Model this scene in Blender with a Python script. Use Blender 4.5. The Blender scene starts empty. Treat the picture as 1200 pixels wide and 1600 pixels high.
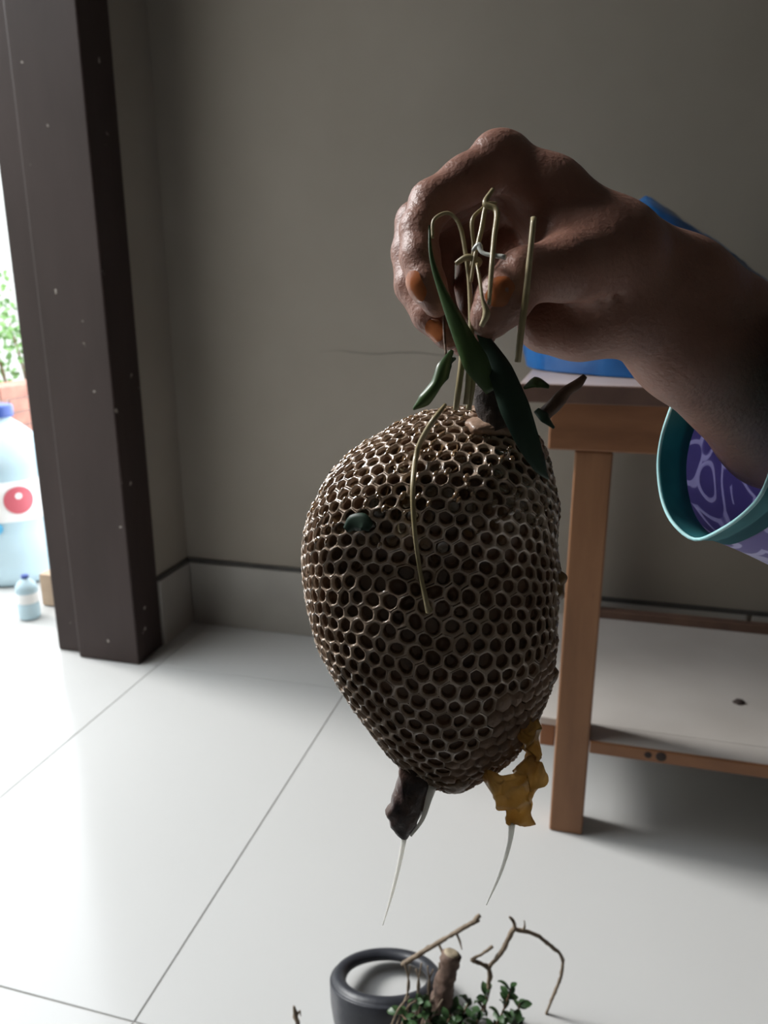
import bpy, bmesh, math, random
import numpy as np
from mathutils import Vector, Matrix, noise as mnoise

random.seed(7)
SC = bpy.context.scene
COL = SC.collection

# ------------------------------------------------------------------ camera
F_PX = 1200.0                      # focal length in pixels of the 1200x1600 frame
CAM_H = 0.90
PITCH = math.radians(15.6865)
YAW = math.radians(15.0438)
cam_data = bpy.data.cameras.new('camera')
cam_data.sensor_fit = 'VERTICAL'
cam_data.sensor_height = 32.0
cam_data.lens = 24.0
cam_data.clip_start = 0.02
cam_data.dof.use_dof = True
cam_data.dof.focus_distance = 0.36
cam_data.dof.aperture_fstop = 13.0
cam = bpy.data.objects.new('camera', cam_data)
COL.objects.link(cam)
cam.location = (0, 0, CAM_H)
cam.rotation_euler = (math.pi / 2 - PITCH, 0, YAW)
SC.camera = cam

# ------------------------------------------------------------------ world, light, exposure
SC.view_settings.view_transform = 'Standard'
SC.view_settings.look = 'None'
SC.view_settings.gamma = 1.0
SC.view_settings.use_curve_mapping = False
SC.view_settings.exposure = 1.6
world = bpy.data.worlds.new('overcast_sky')
SC.world = world
world.use_nodes = True
bg = world.node_tree.nodes['Background']
bg.inputs['Color'].default_value = (0.90, 0.955, 1.0, 1)
bg.inputs['Strength'].default_value = 1.9

# hazy high sun falling in through the doorway from the left
sun_d = bpy.data.lights.new('hazy_sun', 'SUN')
sun_d.energy = 1.1
sun_d.angle = math.radians(15)
sun_d.color = (1.0, 0.985, 0.96)
sun = bpy.data.objects.new('hazy_sun', sun_d)
COL.objects.link(sun)
sun.location = (-4, 0.5, 4)
sun.rotation_euler = Vector((-1.0, 0.15, 0.80)).to_track_quat('Z', 'Y').to_euler()

# a portal in the doorway: only guides sampling of the daylight that comes in through it
pl = bpy.data.lights.new('doorway_portal', 'AREA')
pl.shape = 'RECTANGLE'
pl.size = 1.40
pl.size_y = 2.20
pl.cycles.is_portal = True
po = bpy.data.objects.new('doorway_portal', pl)
COL.objects.link(po)
po.location = (-1.31, 0.91, 1.08)
po.rotation_euler = (math.radians(90), 0, math.radians(-90))

# ------------------------------------------------------------------ geometry helpers
cp, sp_, cy, sy = math.cos(PITCH), math.sin(PITCH), math.cos(YAW), math.sin(YAW)
FW = np.array([-sy * cp, cy * cp, -sp_])
RT = np.array([cy, sy, 0.0])
UP = np.cross(RT, FW)
CAM = np.array([0, 0, CAM_H])


def P(u, v, d):
    """point measured from the photo, d metres in front of the camera position"""
    return CAM + d * (FW + RT * (u - 600) / F_PX - UP * (v - 800) / F_PX)


def PZ(u, v, z=0.0):
    r = FW + RT * (u - 600) / F_PX - UP * (v - 800) / F_PX
    return CAM + r * ((z - CAM_H) / r[2])


def mesh_obj(name, verts, faces, mat=None, parent=None, smooth=False, origin=None, mats=None, fmat=None):
    verts = np.asarray(verts, dtype=float)
    if parent is not None:
        base = np.array(WORLD[parent.name])
        if origin is None:
            origin = base
    if origin is None:
        lo, hi = verts.min(0), verts.max(0)
        origin = np.array([(lo[0] + hi[0]) / 2, (lo[1] + hi[1]) / 2, lo[2]])
    origin = np.asarray(origin, dtype=float)
    me = bpy.data.meshes.new(name)
    me.from_pydata((verts - origin).tolist(), [], [list(map(int, f)) for f in faces])
    for m in (mats if mats else [mat]):
        me.materials.append(m)
    if fmat is not None:
        me.polygons.foreach_set('material_index', list(map(int, fmat)))
    if smooth:
        me.polygons.foreach_set('use_smooth', [True] * len(me.polygons))
    me.update()
    o = bpy.data.objects.new(name, me)
    COL.objects.link(o)
    if parent is not None:
        o.parent = parent
        o.location = origin - base
    else:
        o.location = origin
    WORLD[o.name] = tuple(origin)
    return o


WORLD = {}


def empty(name, loc):
    o = bpy.data.objects.new(name, None)
    o.empty_display_size = 0.02
    COL.objects.link(o)
    o.location = loc
    WORLD[o.name] = tuple(loc)
    return o


def tag(o, label, cat, group=None):
    o['label'] = label
    o['category'] = cat
    if group:
        o['group'] = group
    return o


def struct(o):
    o['kind'] = 'structure'
    return o


def box_vf(x0, x1, y0, y1, z0, z1):
    v = [(x, y, z) for z in (z0, z1) for y in (y0, y1) for x in (x0, x1)]
    f = [(0, 2, 3, 1), (4, 5, 7, 6), (0, 1, 5, 4), (2, 6, 7, 3), (0, 4, 6, 2), (1, 3, 7, 5)]
    return v, f


def box(name, x0, x1, y0, y1, z0, z1, mat, parent=None, bevel=0.0, origin=None):
    bm = bmesh.new()
    v, f = box_vf(x0, x1, y0, y1, z0, z1)
    bv = [bm.verts.new(p) for p in v]
    for q in f:
        bm.faces.new([bv[i] for i in q])
    if bevel > 0:
        bmesh.ops.bevel(bm, geom=list(bm.edges), offset=bevel, segments=2, profile=0.5, affect='EDGES')
    bm.verts.index_update()
    vs = [tuple(p.co) for p in bm.verts]
    fs = [[w.index for w in q.verts] for q in bm.faces]
    bm.free()
    return mesh_obj(name, vs, fs, mat, parent, origin=origin)


def nvec(q):
    # three independent scalar noises: the same on every run
    return Vector((mnoise.noise(q + Vector((9.3, -1.5, -7.9))), mnoise.noise(q), mnoise.noise(q + Vector((6.2, 1.1, -2.8)))))


def catmull(pts, n):
    pts = np.asarray(pts, dtype=float)
    if len(pts) == 2:
        t = np.linspace(0, 1, n)[:, None]
        return pts[0] * (1 - t) + pts[1] * t
    ext = np.vstack([2 * pts[0] - pts[1], pts, 2 * pts[-1] - pts[-2]])
    out = []
    m = len(pts) - 1
    for t in np.linspace(0, m, n):
        i = min(int(t), m - 1)
        s = t - i
        p0, p1, p2, p3 = ext[i:i + 4]
        out.append(0.5 * (2 * p1 + (p2 - p0) * s + (2 * p0 - 5 * p1 + 4 * p2 - p3) * s * s + (3 * p1 - p0 - 3 * p2 + p3) * s ** 3))
    return np.array(out)


def tube_vf(pts, rads, seg=10, n=None, rough=0.0, flat=1.0):
    """round tube through world points; rads interpolated"""
    pts = np.asarray(pts, dtype=float)
    if n is None:
        n = max(8, 5 * len(pts))
    c = catmull(pts, n)
    r = np.interp(np.linspace(0, 1, n), np.linspace(0, 1, len(rads)), rads)
    V, Fc = [], []
    ref = -FW
    for i in range(n):
        t = c[min(i + 1, n - 1)] - c[max(i - 1, 0)]
        t /= np.linalg.norm(t) + 1e-12
        a = np.cross(t, ref)
        if np.linalg.norm(a) < 1e-4:
            a = np.cross(t, UP)
        a /= np.linalg.norm(a)
        b = np.cross(a, t)
        for k in range(seg):
            w = 2 * math.pi * k / seg
            rr = r[i]
            if rough:
                rr *= 1 + rough * mnoise.noise(Vector((c[i] * 160 + np.array([k * .9, 0, 0])).tolist()))
            V.append(c[i] + rr * (math.cos(w) * a + flat * math.sin(w) * b))
    for i in range(n - 1):
        for k in range(seg):
            k2 = (k + 1) % seg
            Fc.append((i * seg + k, i * seg + k2, (i + 1) * seg + k2, (i + 1) * seg + k))
    Fc.append(tuple(range(seg))[::-1])
    Fc.append(tuple((n - 1) * seg + k for k in range(seg)))
    return V, Fc


def join_vf(parts):
    V, Fc = [], []
    for v, f in parts:
        o = len(V)
        V += list(v)
        Fc += [tuple(i + o for i in q) for q in f]
    return V, Fc


def lathe_vf(profile, center, seg=48, ax=(0, 0, 1), closed=False):
    """profile: list of (r, z)"""
    ax = np.array(ax, float)
    ax /= np.linalg.norm(ax)
    a = np.cross(ax, [0.3, 1, 0.2]); a /= np.linalg.norm(a)
    b = np.cross(ax, a)
    V, Fc = [], []
    m = len(profile)
    for k in range(seg):
        w = 2 * math.pi * k / seg
        for r, z in profile:
            V.append(np.array(center) + r * (math.cos(w) * a + math.sin(w) * b) + z * ax)
    for k in range(seg):
        k2 = (k + 1) % seg
        for j in range(m if closed else m - 1):
            j2 = (j + 1) % m
            Fc.append((k * m + j, k2 * m + j, k2 * m + j2, k * m + j2))
    return V, Fc


def resample_loop(pts, n):
    p = np.asarray(pts, float)
    ext = np.vstack([p[-1:], p, p[:2]])
    out = []
    m = len(p)
    for t in np.linspace(0, m, n, endpoint=False):
        i = int(t)
        s = t - i
        p0, p1, p2, p3 = ext[i:i + 4]
        out.append(0.5 * (2 * p1 + (p2 - p0) * s + (2 * p0 - 5 * p1 + 4 * p2 - p3) * s * s + (3 * p1 - p0 - 3 * p2 + p3) * s ** 3))
    return np.array(out)


def blob_vf(outline, d, front, back, nz=0.0, nscale=60.0, n=40, rings=8, tilt=(0, 0), center=None, seed=0.0):
    """cushion with the given outline (photo pixels at depth d) and real front/back thickness"""
    o = resample_loop(outline, n)
    c = o.mean(0) if center is None else np.array(center, float)
    V, Fc = [], []

    def pt(q, h):
        dd = d - h + tilt[0] * (q[0] - c[0]) + tilt[1] * (q[1] - c[1])
        w = P(q[0], q[1], dd)
        if nz:
            w = w + nz * np.array(nvec(Vector((w * nscale + seed).tolist())))
        return w
    for side, th in ((1, front), (-1, back)):
        base = len(V)
        V.append(pt(c, side * th))
        rng = range(1, rings + 1) if side == 1 else range(1, rings)
        idx = []
        for k in rng:
            s = math.sin(k / rings * math.pi / 2)
            h = math.sqrt(max(0, 1 - s * s)) * th * side
            idx.append(len(V))
            for q in o:
                V.append(pt(c + (q - c) * s, h))
        if side == 1:
            rim = idx[-1]
        else:
            idx.append(rim)
        for j in range(n):
            j2 = (j + 1) % n
            tri = (base, idx[0] + j2, idx[0] + j)
            Fc.append(tri if side == 1 else tri[::-1])
            for a, b in zip(idx[:-1], idx[1:]):
                q = (a + j, a + j2, b + j2, b + j)
                Fc.append(q if side == 1 else q[::-1])
    return V, Fc


# ------------------------------------------------------------------ material helper
def mat(name, c1, c2=None, scale=20.0, rough=0.5, rough2=None, bump=0.0, bscale=None, spec=0.5, detail=4.0,
        metallic=0.0, coat=0.0, trans=0.0, ior=1.45, sss=0.0, stretch=None, lo=0.35, hi=0.65, alpha=1.0, sheen=0.0):
    m = bpy.data.materials.new(name)
    m.use_nodes = True
    nt = m.node_tree
    b = nt.nodes['Principled BSDF']
    b.inputs['Roughness'].default_value = rough
    b.inputs['Specular IOR Level'].default_value = spec
    b.inputs['Metallic'].default_value = metallic
    b.inputs['Coat Weight'].default_value = coat
    b.inputs['Coat Roughness'].default_value = 0.05
    b.inputs['Transmission Weight'].default_value = trans
    b.inputs['IOR'].default_value = ior
    b.inputs['Alpha'].default_value = alpha
    b.inputs['Sheen Weight'].default_value = sheen
    if sss:
        b.inputs['Subsurface Weight'].default_value = sss
        b.inputs['Subsurface Radius'].default_value = (0.008, 0.003, 0.0015)
        b.inputs['Subsurface Scale'].default_value = 1.0
    tc = nt.nodes.new('ShaderNodeTexCoord')
    mp = nt.nodes.new('ShaderNodeMapping')
    nt.links.new(tc.outputs['Object'], mp.inputs['Vector'])
    if stretch:
        mp.inputs['Scale'].default_value = stretch
    c2 = c2 or c1
    nz = nt.nodes.new('ShaderNodeTexNoise')
    nz.inputs['Scale'].default_value = scale
    nz.inputs['Detail'].default_value = detail
    nt.links.new(mp.outputs['Vector'], nz.inputs['Vector'])
    rp = nt.nodes.new('ShaderNodeValToRGB')
    rp.color_ramp.elements[0].position = lo
    rp.color_ramp.elements[1].position = hi
    rp.color_ramp.elements[0].color = (*c1, 1)
    rp.color_ramp.elements[1].color = (*c2, 1)
    nt.links.new(nz.outputs['Fac'], rp.inputs['Fac'])
    nt.links.new(rp.outputs['Color'], b.inputs['Base Color'])
    if rough2 is not None:
        mr = nt.nodes.new('ShaderNodeMapRange')
        mr.inputs['From Min'].default_value = 0.3
        mr.inputs['From Max'].default_value = 0.7
        mr.inputs['To Min'].default_value = rough
        mr.inputs['To Max'].default_value = rough2
        nt.links.new(nz.outputs['Fac'], mr.inputs['Value'])
        nt.links.new(mr.outputs['Result'], b.inputs['Roughness'])
    if bump:
        n2 = nt.nodes.new('ShaderNodeTexNoise')
        n2.inputs['Scale'].default_value = bscale or scale * 4
        n2.inputs['Detail'].default_value = 5
        nt.links.new(mp.outputs['Vector'], n2.inputs['Vector'])
        bp = nt.nodes.new('ShaderNodeBump')
        bp.inputs['Strength'].default_value = bump
        bp.inputs['Distance'].default_value = 0.002
        nt.links.new(n2.outputs['Fac'], bp.inputs['Height'])
        nt.links.new(bp.outputs['Normal'], b.inputs['Normal'])
    return m


def add_specks(m, color, scale, thresh, noise_scale=6.0, stretch=(1, 1, 1)):
    """flat paint chips / stains over a material"""
    nt = m.node_tree
    b = nt.nodes['Principled BSDF']
    src = b.inputs['Base Color'].links[0].from_socket
    tc = nt.nodes.new('ShaderNodeTexCoord')
    mp = nt.nodes.new('ShaderNodeMapping')
    mp.inputs['Scale'].default_value = stretch
    nt.links.new(tc.outputs['Object'], mp.inputs['Vector'])
    vo = nt.nodes.new('ShaderNodeTexNoise')
    vo.inputs['Scale'].default_value = scale
    vo.inputs['Detail'].default_value = 2.0
    nt.links.new(mp.outputs['Vector'], vo.inputs['Vector'])
    mr = nt.nodes.new('ShaderNodeMapRange')
    mr.inputs['From Min'].default_value = thresh
    mr.inputs['From Max'].default_value = thresh + 0.03
    nt.links.new(vo.outputs['Fac'], mr.inputs['Value'])
    mx = nt.nodes.new('ShaderNodeMix')
    mx.data_type = 'RGBA'
    nt.links.new(mr.outputs['Result'], mx.inputs[0])
    nt.links.new(src, mx.inputs[6])
    mx.inputs[7].default_value = (*color, 1)
    nt.links.new(mx.outputs[2], b.inputs['Base Color'])


M_WALL = mat('wall_paint', (0.290, 0.258, 0.219), (0.330, 0.296, 0.255), scale=2.2, rough=0.75, bump=0.15, bscale=180, spec=0.25)
add_specks(M_WALL, (0.16, 0.10, 0.09), 16.0, 0.775)
M_SKIRT = mat('skirting_tile', (0.30, 0.28, 0.255), (0.34, 0.32, 0.29), scale=6, rough=0.3)
M_GROUT_DARK = mat('dark_grout', (0.05, 0.047, 0.044), (0.07, 0.066, 0.062), scale=30, rough=0.8)
M_TILE = mat('floor_tile', (0.52, 0.52, 0.51), (0.54, 0.54, 0.53), scale=1.5, rough=0.17, rough2=0.20, spec=0.5)
M_GROUT = mat('floor_grout', (0.40, 0.39, 0.37), (0.48, 0.47, 0.45), scale=60, rough=0.9)
M_FRAME = mat('brown_gloss_paint', (0.030, 0.019, 0.017), (0.040, 0.026, 0.024), scale=9, spec=0.3, rough=0.45, bump=0.25, bscale=60, stretch=(1, 1, 0.25))
add_specks(M_FRAME, (0.42, 0.38, 0.34), 34.0, 0.74)
M_WOOD = mat('orange_pine', (0.20, 0.085, 0.036), (0.28, 0.125, 0.055), scale=7, rough=0.5, bump=0.2, bscale=40, stretch=(1, 4, 4), detail=6)
add_specks(M_WOOD, (0.10, 0.05, 0.03), 12.0, 0.74, stretch=(0.6, 2, 2))
M_WOODV = mat('orange_pine_upright', (0.215, 0.098, 0.044), (0.285, 0.135, 0.062), scale=7, rough=0.5, bump=0.2, bscale=40, stretch=(5, 5, 0.7), detail=6)
add_specks(M_WOODV, (0.10, 0.05, 0.03), 14.0, 0.75, stretch=(2, 2, 0.8))
M_TOP = mat('worn_table_top', (0.40, 0.32, 0.29), (0.48, 0.39, 0.36), scale=8, rough=0.35)
M_TOPEDGE = mat('dark_table_edge', (0.10, 0.055, 0.040), (0.14, 0.08, 0.055), scale=20, rough=0.5)
M_WHITEBOARD = mat('white_laminate', (0.44, 0.41, 0.38), (0.50, 0.47, 0.44), scale=5, rough=0.35)
M_CEIL = mat('ceiling_paint', (0.24, 0.23, 0.215), (0.27, 0.26, 0.24), scale=3, rough=0.9)


def translucent(m, fac, src=None):
    '''thin cloth, wax or leaf that lets light through'''
    nt = m.node_tree
    b = nt.nodes['Principled BSDF']
    out = nt.nodes['Material Output']
    tr = nt.nodes.new('ShaderNodeBsdfTranslucent')
    if b.inputs['Base Color'].links:
        nt.links.new(b.inputs['Base Color'].links[0].from_socket, tr.inputs['Color'])
    mx = nt.nodes.new('ShaderNodeMixShader')
    mx.inputs[0].default_value = fac
    nt.links.new(b.outputs[0], mx.inputs[1])
    nt.links.new(tr.outputs[0], mx.inputs[2])
    nt.links.new(mx.outputs[0], out.inputs['Surface'])


# ------------------------------------------------------------------ the room
XL, YB, XR, YF, ZC = -1.064, 1.83, 2.3, -1.9, 2.55
XO = -1.33           # outer face of the left wall
DY0, DY1, DZ = 0.15, 1.662, 2.26      # rough opening of the doorway

floor = struct(box('floor', XO, XR, YF, YB, -0.06, -0.0022, M_GROUT, origin=(0, 0, -0.06)))
gx = [XO, -1.012, -0.512, 0.388, 1.288, XR]
gy = [YF, -1.135, -0.235, 0.665, 1.565, YB]
for i in range(len(gx) - 1):
    for j in range(len(gy) - 1):
        g = 0.0011
        o = box('tile', gx[i] + g, gx[i + 1] - g, gy[j] + g, gy[j + 1] - g, -0.02, 0.0, M_TILE, floor, bevel=0.0008)
struct(box('ceiling', XO, XR + .1, YF - .1, YB + .1, ZC, ZC + 0.1, M_CEIL))
struct(box('wall_back', XO, XR + .1, YB, YB + 0.12, 0, ZC, M_WALL, origin=(0, YB, 0)))
M_PALE = mat('pale_unseen_paint', (0.56, 0.53, 0.48), (0.60, 0.57, 0.52), scale=3, rough=0.8)  # pale tone chosen so the unseen front wall bounces fill light
struct(box('wall_right', XR, XR + 0.1, YF, YB, 0, ZC, M_WALL))
struct(box('wall_front', XO, XR + .1, YF - 0.1, YF, 0, ZC, M_PALE))
# unseen wall added outside the near jamb to block oblique skylight
struct(box('wall_sky_block', -4.2, XO, 0.0, 0.14, 0, ZC, M_PALE))
# left wall with its doorway: three pieces of masonry in one mesh
v, f = join_vf([box_vf(XO, XL, DY1, YB, 0, ZC), box_vf(XO, XL, YF, DY0, 0, ZC), box_vf(XO, XL, DY0, DY1, DZ, ZC)])
struct(mesh_obj('wall_left', v, f, M_WALL, origin=(XL, 0, 0)))

# tiled skirting with its dark joint on top
bb = struct(empty('baseboard_back', (0.3, YB, 0)))
xs = [XL, -0.512, 0.388, 1.288, XR]
for a, b in zip(xs[:-1], xs[1:]):
    box('skirting_tile', a + 0.012, b - 0.001, YB - 0.010, YB, 0.0, 0.183, M_SKIRT, bb, bevel=0.0015)
box('dark_joint', XL + 0.006, XR, YB - 0.006, YB, 0.183, 0.194, M_GROUT_DARK, bb)
bl = struct(empty('baseboard_left', (XL, 1.74, 0)))
box('skirting_tile', XL, XL + 0.010, DY1 + 0.003, YB - 0.002, 0.0, 0.183, M_SKIRT, bl, bevel=0.0015)
box('dark_joint', XL, XL + 0.006, DY1 + 0.003, YB - 0.001, 0.183, 0.194, M_GROUT_DARK, bl)

# hairline crack in the plaster
v, f = tube_vf([(-0.66 + 0.05 * i, YB, 0.768 + 0.003 * math.sin(i * 1.7)) for i in range(9)], [0.0005, 0.0014, 0.0008], seg=6)
ck = mesh_obj('wall_crack_1', v, f, mat('plaster_crack', (0.20, 0.18, 0.16)))
struct(ck)

# the door frame: far jamb seen from the room, near jamb and head out of view
dr = struct(empty('door_1', (-1.19, 1.1, 0)))
box('jamb', -1.232, -1.058, 1.546, DY1, 0.0, DZ - 0.11, M_FRAME, dr, bevel=0.004)
box('door_stop', -1.312, -1.233, 1.570, DY1 - .001, 0.0, DZ - 0.11, M_FRAME, dr, bevel=0.004)
box('jamb', -1.232, -1.058, DY0, DY0 + 0.11, 0.0, DZ - 0.11, M_FRAME, dr, bevel=0.004)
box('door_stop', -1.312, -1.233, DY0 + .001, DY0 + 0.09, 0.0, DZ - 0.11, M_FRAME, dr, bevel=0.004)
box('head', -1.232, -1.058, DY0, DY1, DZ - 0.11, DZ, M_FRAME, dr, bevel=0.004)
box('head_stop', -1.312, -1.233, DY0 + .001, DY1 - .001, DZ - 0.09, DZ, M_FRAME, dr, bevel=0.004)

# ------------------------------------------------------------------ outdoors
M_CONC = mat('pale_concrete', (0.36, 0.36, 0.35), (0.42, 0.42, 0.41), scale=5, rough=0.8)
struct(box('ground', -9, XO - 0.001, -6, 12, -0.08, -0.003, M_CONC))
M_HOUSE = mat('neighbour_plaster', (0.36, 0.36, 0.34), (0.42, 0.42, 0.40), scale=3, rough=0.9)
nb = empty('neighbour_wall', (-6.0, 5.0, 0))
box('wall_panel', -6.15, -6.0, -3.0, 12.0, 0.0, 2.9, M_HOUSE, nb)  # raised above the part in view to block low sky light
box('wall_coping', -6.2, -5.95, -3.0, 12.0, 2.9, 3.0, M_CONC, nb)
tag(nb, 'pale plastered yard wall far behind the bottles outside', 'wall')


# --- outdoors, seen through the door: low brick edging, hedge, water jug, small bottles
M_BRICK = mat('brick', (0.30, 0.14, 0.11), (0.40, 0.20, 0.15), scale=14, rough=0.85, bump=0.4)
M_MORTAR = mat('mortar', (0.45, 0.42, 0.40), rough=0.95)
be = empty('brick_planter', (-2.85, 3.4, 0))
box('mortar_core', -2.91, -2.77, 2.7, 4.1, 0, 0.470, M_MORTAR, be)
for c in range(7):
    z0 = 0.004 + c * 0.0680
    y = 2.69 + (0.055 if c % 2 else 0.0)
    while y < 4.0:
        box('brick', -2.92, -2.76, y, y + 0.205, z0, z0 + 0.063, M_BRICK, be, bevel=0.004)
        y += 0.2165
tag(be, 'low red brick planter wall outside the doorway', 'planter')

M_LEAFO = mat('hedge_leaf', (0.10, 0.22, 0.06), (0.20, 0.36, 0.12), scale=9, rough=0.5)
M_STEM = mat('hedge_stem', (0.16, 0.10, 0.06), rough=0.8)
hd = empty('hedge_bush', (-3.30, 3.75, 0))
lv, lf = [], []
rs = np.random.RandomState(3)
for i in range(900):
    c = np.array([-3.30, 3.75, 0.66]) + rs.normal(size=3) * np.array([0.12, 0.42, 0.18])
    c[0] = min(c[0], -3.02)
    c[2] = max(c[2], 0.05)
    a = rs.normal(size=3); a /= np.linalg.norm(a)
    b = np.cross(a, rs.normal(size=3)); b /= np.linalg.norm(b)
    L, W = 0.045, 0.018
    n0 = len(lv)
    nn = np.cross(a, b) * 0.004
    lv += [c, c + a * L * .5 + b * W - nn, c + a * L, c + a * L * .5 - b * W - nn, c + a * L * .5 + nn]
    lf += [(n0, n0 + 1, n0 + 4), (n0 + 1, n0 + 2, n0 + 4), (n0 + 2, n0 + 3, n0 + 4), (n0 + 3, n0, n0 + 4)]
fo = mesh_obj('foliage', lv, lf, M_LEAFO, hd)
fo['kind'] = 'stuff'
for k in range(5):
    y = 3.4 + k * 0.17
    v, f = tube_vf([(-3.30, y, 0), (-3.28, y + .03, .35), (-3.31, y - .02, .75)], [.014, .01, .005], seg=8)
    mesh_obj('stem', v, f, M_STEM, hd)
tag(hd, 'green bush behind the brick planter outside the doorway', 'bush')

M_JUG = mat('pale_blue_plastic', (0.50, 0.66, 0.74), (0.58, 0.72, 0.78), scale=4, rough=0.15, trans=0.25, ior=1.1)
M_CAP = mat('dark_blue_cap', (0.02, 0.05, 0.22), (0.03, 0.07, 0.28), scale=4, rough=0.35)
M_LABELW = mat('white_label', (0.80, 0.80, 0.80), rough=0.5)
M_RED = mat('red_print', (0.50, 0.10, 0.13), rough=0.5)
M_BLUEP = mat('blue_print', (0.10, 0.42, 0.68), rough=0.5)
M_HANDLE = mat('white_handle', (0.82, 0.82, 0.82), rough=0.4)


def bottle(name, base, R, Ht, label, cat, group=None, logo=False):
    r = empty(name, base)
    prof = [(0.0, 0.002), (R * .86, 0.0), (R * .97, Ht * .02), (R, Ht * .06), (R * .965, Ht * .10), (R, Ht * .14), (R, Ht * .30),
            (R * .965, Ht * .33), (R, Ht * .36), (R, Ht * .62), (R * .965, Ht * .65), (R, Ht * .68), (R * .98, Ht * .74), (R * .80, Ht * .82),
            (R * .48, Ht * .89), (R * .30, Ht * .92), (R * .28, Ht * .955)]
    v, f = lathe_vf(prof, base, 40)
    mesh_obj('body', v, f, M_JUG, r, smooth=True)
    prof = [(R * .27, Ht * .935), (R * .36, Ht * .935), (R * .37, Ht * .945), (R * .37, Ht * .99), (R * .34, Ht), (0.0, Ht)]
    v, f = lathe_vf(prof, base, 28)
    mesh_obj('cap', v, f, M_CAP, r, smooth=True)
    prof = [(R * 1.004, Ht * .38), (R * 1.008, Ht * .385), (R * 1.008, Ht * .60), (R * 1.004, Ht * .605)]
    v, f = lathe_vf(prof, base, 40)
    lb = mesh_obj('paper_label', v, f, M_LABELW, r, smooth=True)
    if logo:
        # round red emblem bent around the jug, turned to the doorway
        ang0 = math.atan2(-base[1], -base[0]) + 0.22
        for (rad, dz, da, m, lift) in ((0.044, 0.0, 0.0, M_RED, .0025), (0.010, 0.014, 0.0, M_LABELW, .0032), (0.020, -0.085, -.55, M_BLUEP, .0025)):
            V, Fc = [], []
            n = 28
            cz = base[2] + Ht * .50 + dz
            for ring in range(5):
                for k in range(n):
                    q = rad * ring / 4
                    a = ang0 + da + q * math.cos(2 * math.pi * k / n) / R
                    z = cz + q * math.sin(2 * math.pi * k / n)
                    V.append((base[0] + (R * 1.008 + lift) * math.cos(a), base[1] + (R * 1.008 + lift) * math.sin(a), z))
            for ring in range(4):
                for k in range(n):
                    Fc.append((ring * n + k, ring * n + (k + 1) % n, (ring + 1) * n + (k + 1) % n, (ring + 1) * n + k))
            mesh_obj('emblem', V, Fc, m, lb)
        # carrying handle on the neck
        a = ang0 - 0.9
        e = np.array([math.cos(a), math.sin(a), 0])
        b0 = np.array(base)
        v, f = tube_vf([b0 + e * R * .40 + [0, 0, Ht * .90], b0 + e * R * .75 + [0, 0, Ht * .93], b0 + e * R * 1.02 + [0, 0, Ht * .86],
                        b0 + e * R * 1.02 + [0, 0, Ht * .78], b0 + e * R * .92 + [0, 0, Ht * .76]], [.009, .009, .009], seg=10)
        mesh_obj('handle', v, f, M_HANDLE, r, smooth=True)
    tag(r, label, cat, group)
    return r


bottle('water_jug', (-1.82, 2.03, 0.0), 0.135, 0.57, 'big pale blue water jug with dark blue cap and round red emblem outside', 'water jug', logo=True)
bottle('drinking_bottle', (-1.535, 1.735, 0.0), 0.030, 0.13, 'small clear water bottle standing on the ground close to the door frame', 'bottle')
ct = box('cardboard_box', -1.56, -1.46, 1.82, 1.90, 0.0, 0.10, mat('cardboard', (0.36, 0.26, 0.18), (0.42, 0.31, 0.22), scale=12, rough=0.8), bevel=0.003)
tag(ct, 'small brown carton on the ground behind the door frame', 'box')

# ------------------------------------------------------------------ wooden table
tb = empty('wooden_table', (0.36, 1.46, 0))
TX0, TX1, TY0, TY1 = -0.018, 0.80, 1.180, 1.770
LW = 0.056
box('tabletop', TX0 - 0.085, TX1 + 0.045, TY0 - 0.025, TY1 + 0.02, 0.7545, 0.777, M_TOP, tb, bevel=0.002)
box('tabletop_edge', TX0 - 0.085, TX1 + 0.045, TY0 - 0.034, TY0 - 0.0255, 0.7500, 0.7765, M_TOPEDGE, tb, bevel=0.0015)  # shade of the overhang put into the edge's dark colour
for x in (TX0, TX1 - LW):
    for y in (TY0, TY1 - LW):
        box('leg', x, x + LW, y, y + LW, 0.0, 0.675 if y == TY0 else 0.754, M_WOODV, tb, bevel=0.003)
box('apron', TX0 - 0.040, TX1 + 0.014, TY0 - 0.006, TY0 + 0.030, 0.676, 0.7495, M_WOOD, tb, bevel=0.003)
box('apron', TX0 + LW, TX1 - LW, TY1 - 0.034, TY1 - 0.002, 0.684, 0.754, M_WOOD, tb, bevel=0.002)
for x in (TX0 + .012, TX1 - .042):
    box('apron', x, x + 0.03, TY0 + 0.031, TY1 - LW, 0.684, 0.754, M_WOOD, tb, bevel=0.002)
sh = box('shelf', TX0 - 0.030, TX1 + 0.03, TY0 + LW + .001, TY1 - LW - .001, 0.172, 0.186, M_WHITEBOARD, tb, bevel=0.001)
sf = box('shelf', TX0 + LW + .001, TX1 - LW - .001, TY0 + 0.004, TY0 + LW, 0.172, 0.186, M_WHITEBOARD, tb, bevel=0.001)
box('shelf_edge', TX0 + LW + .001, TX1 - LW - .001, TY0 - 0.004, TY0 + 0.0035, 0.166, 0.1865, M_WOOD, tb, bevel=0.001)
for x in (TX0 - .028, TX1 - .004):
    box('side_rail', x, x + 0.026, TY0 + LW + .002, TY1 - LW, 0.130, 0.1715, M_WOOD, tb, bevel=0.002)
box('back_rail', TX0 + LW, TX1 - LW, TY1 - LW, TY1 - 0.030, 0.160, 0.204, M_TOPEDGE, tb, bevel=0.002)
M_MARK = mat('burn_mark', (0.035, 0.022, 0.018), rough=0.8)
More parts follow.
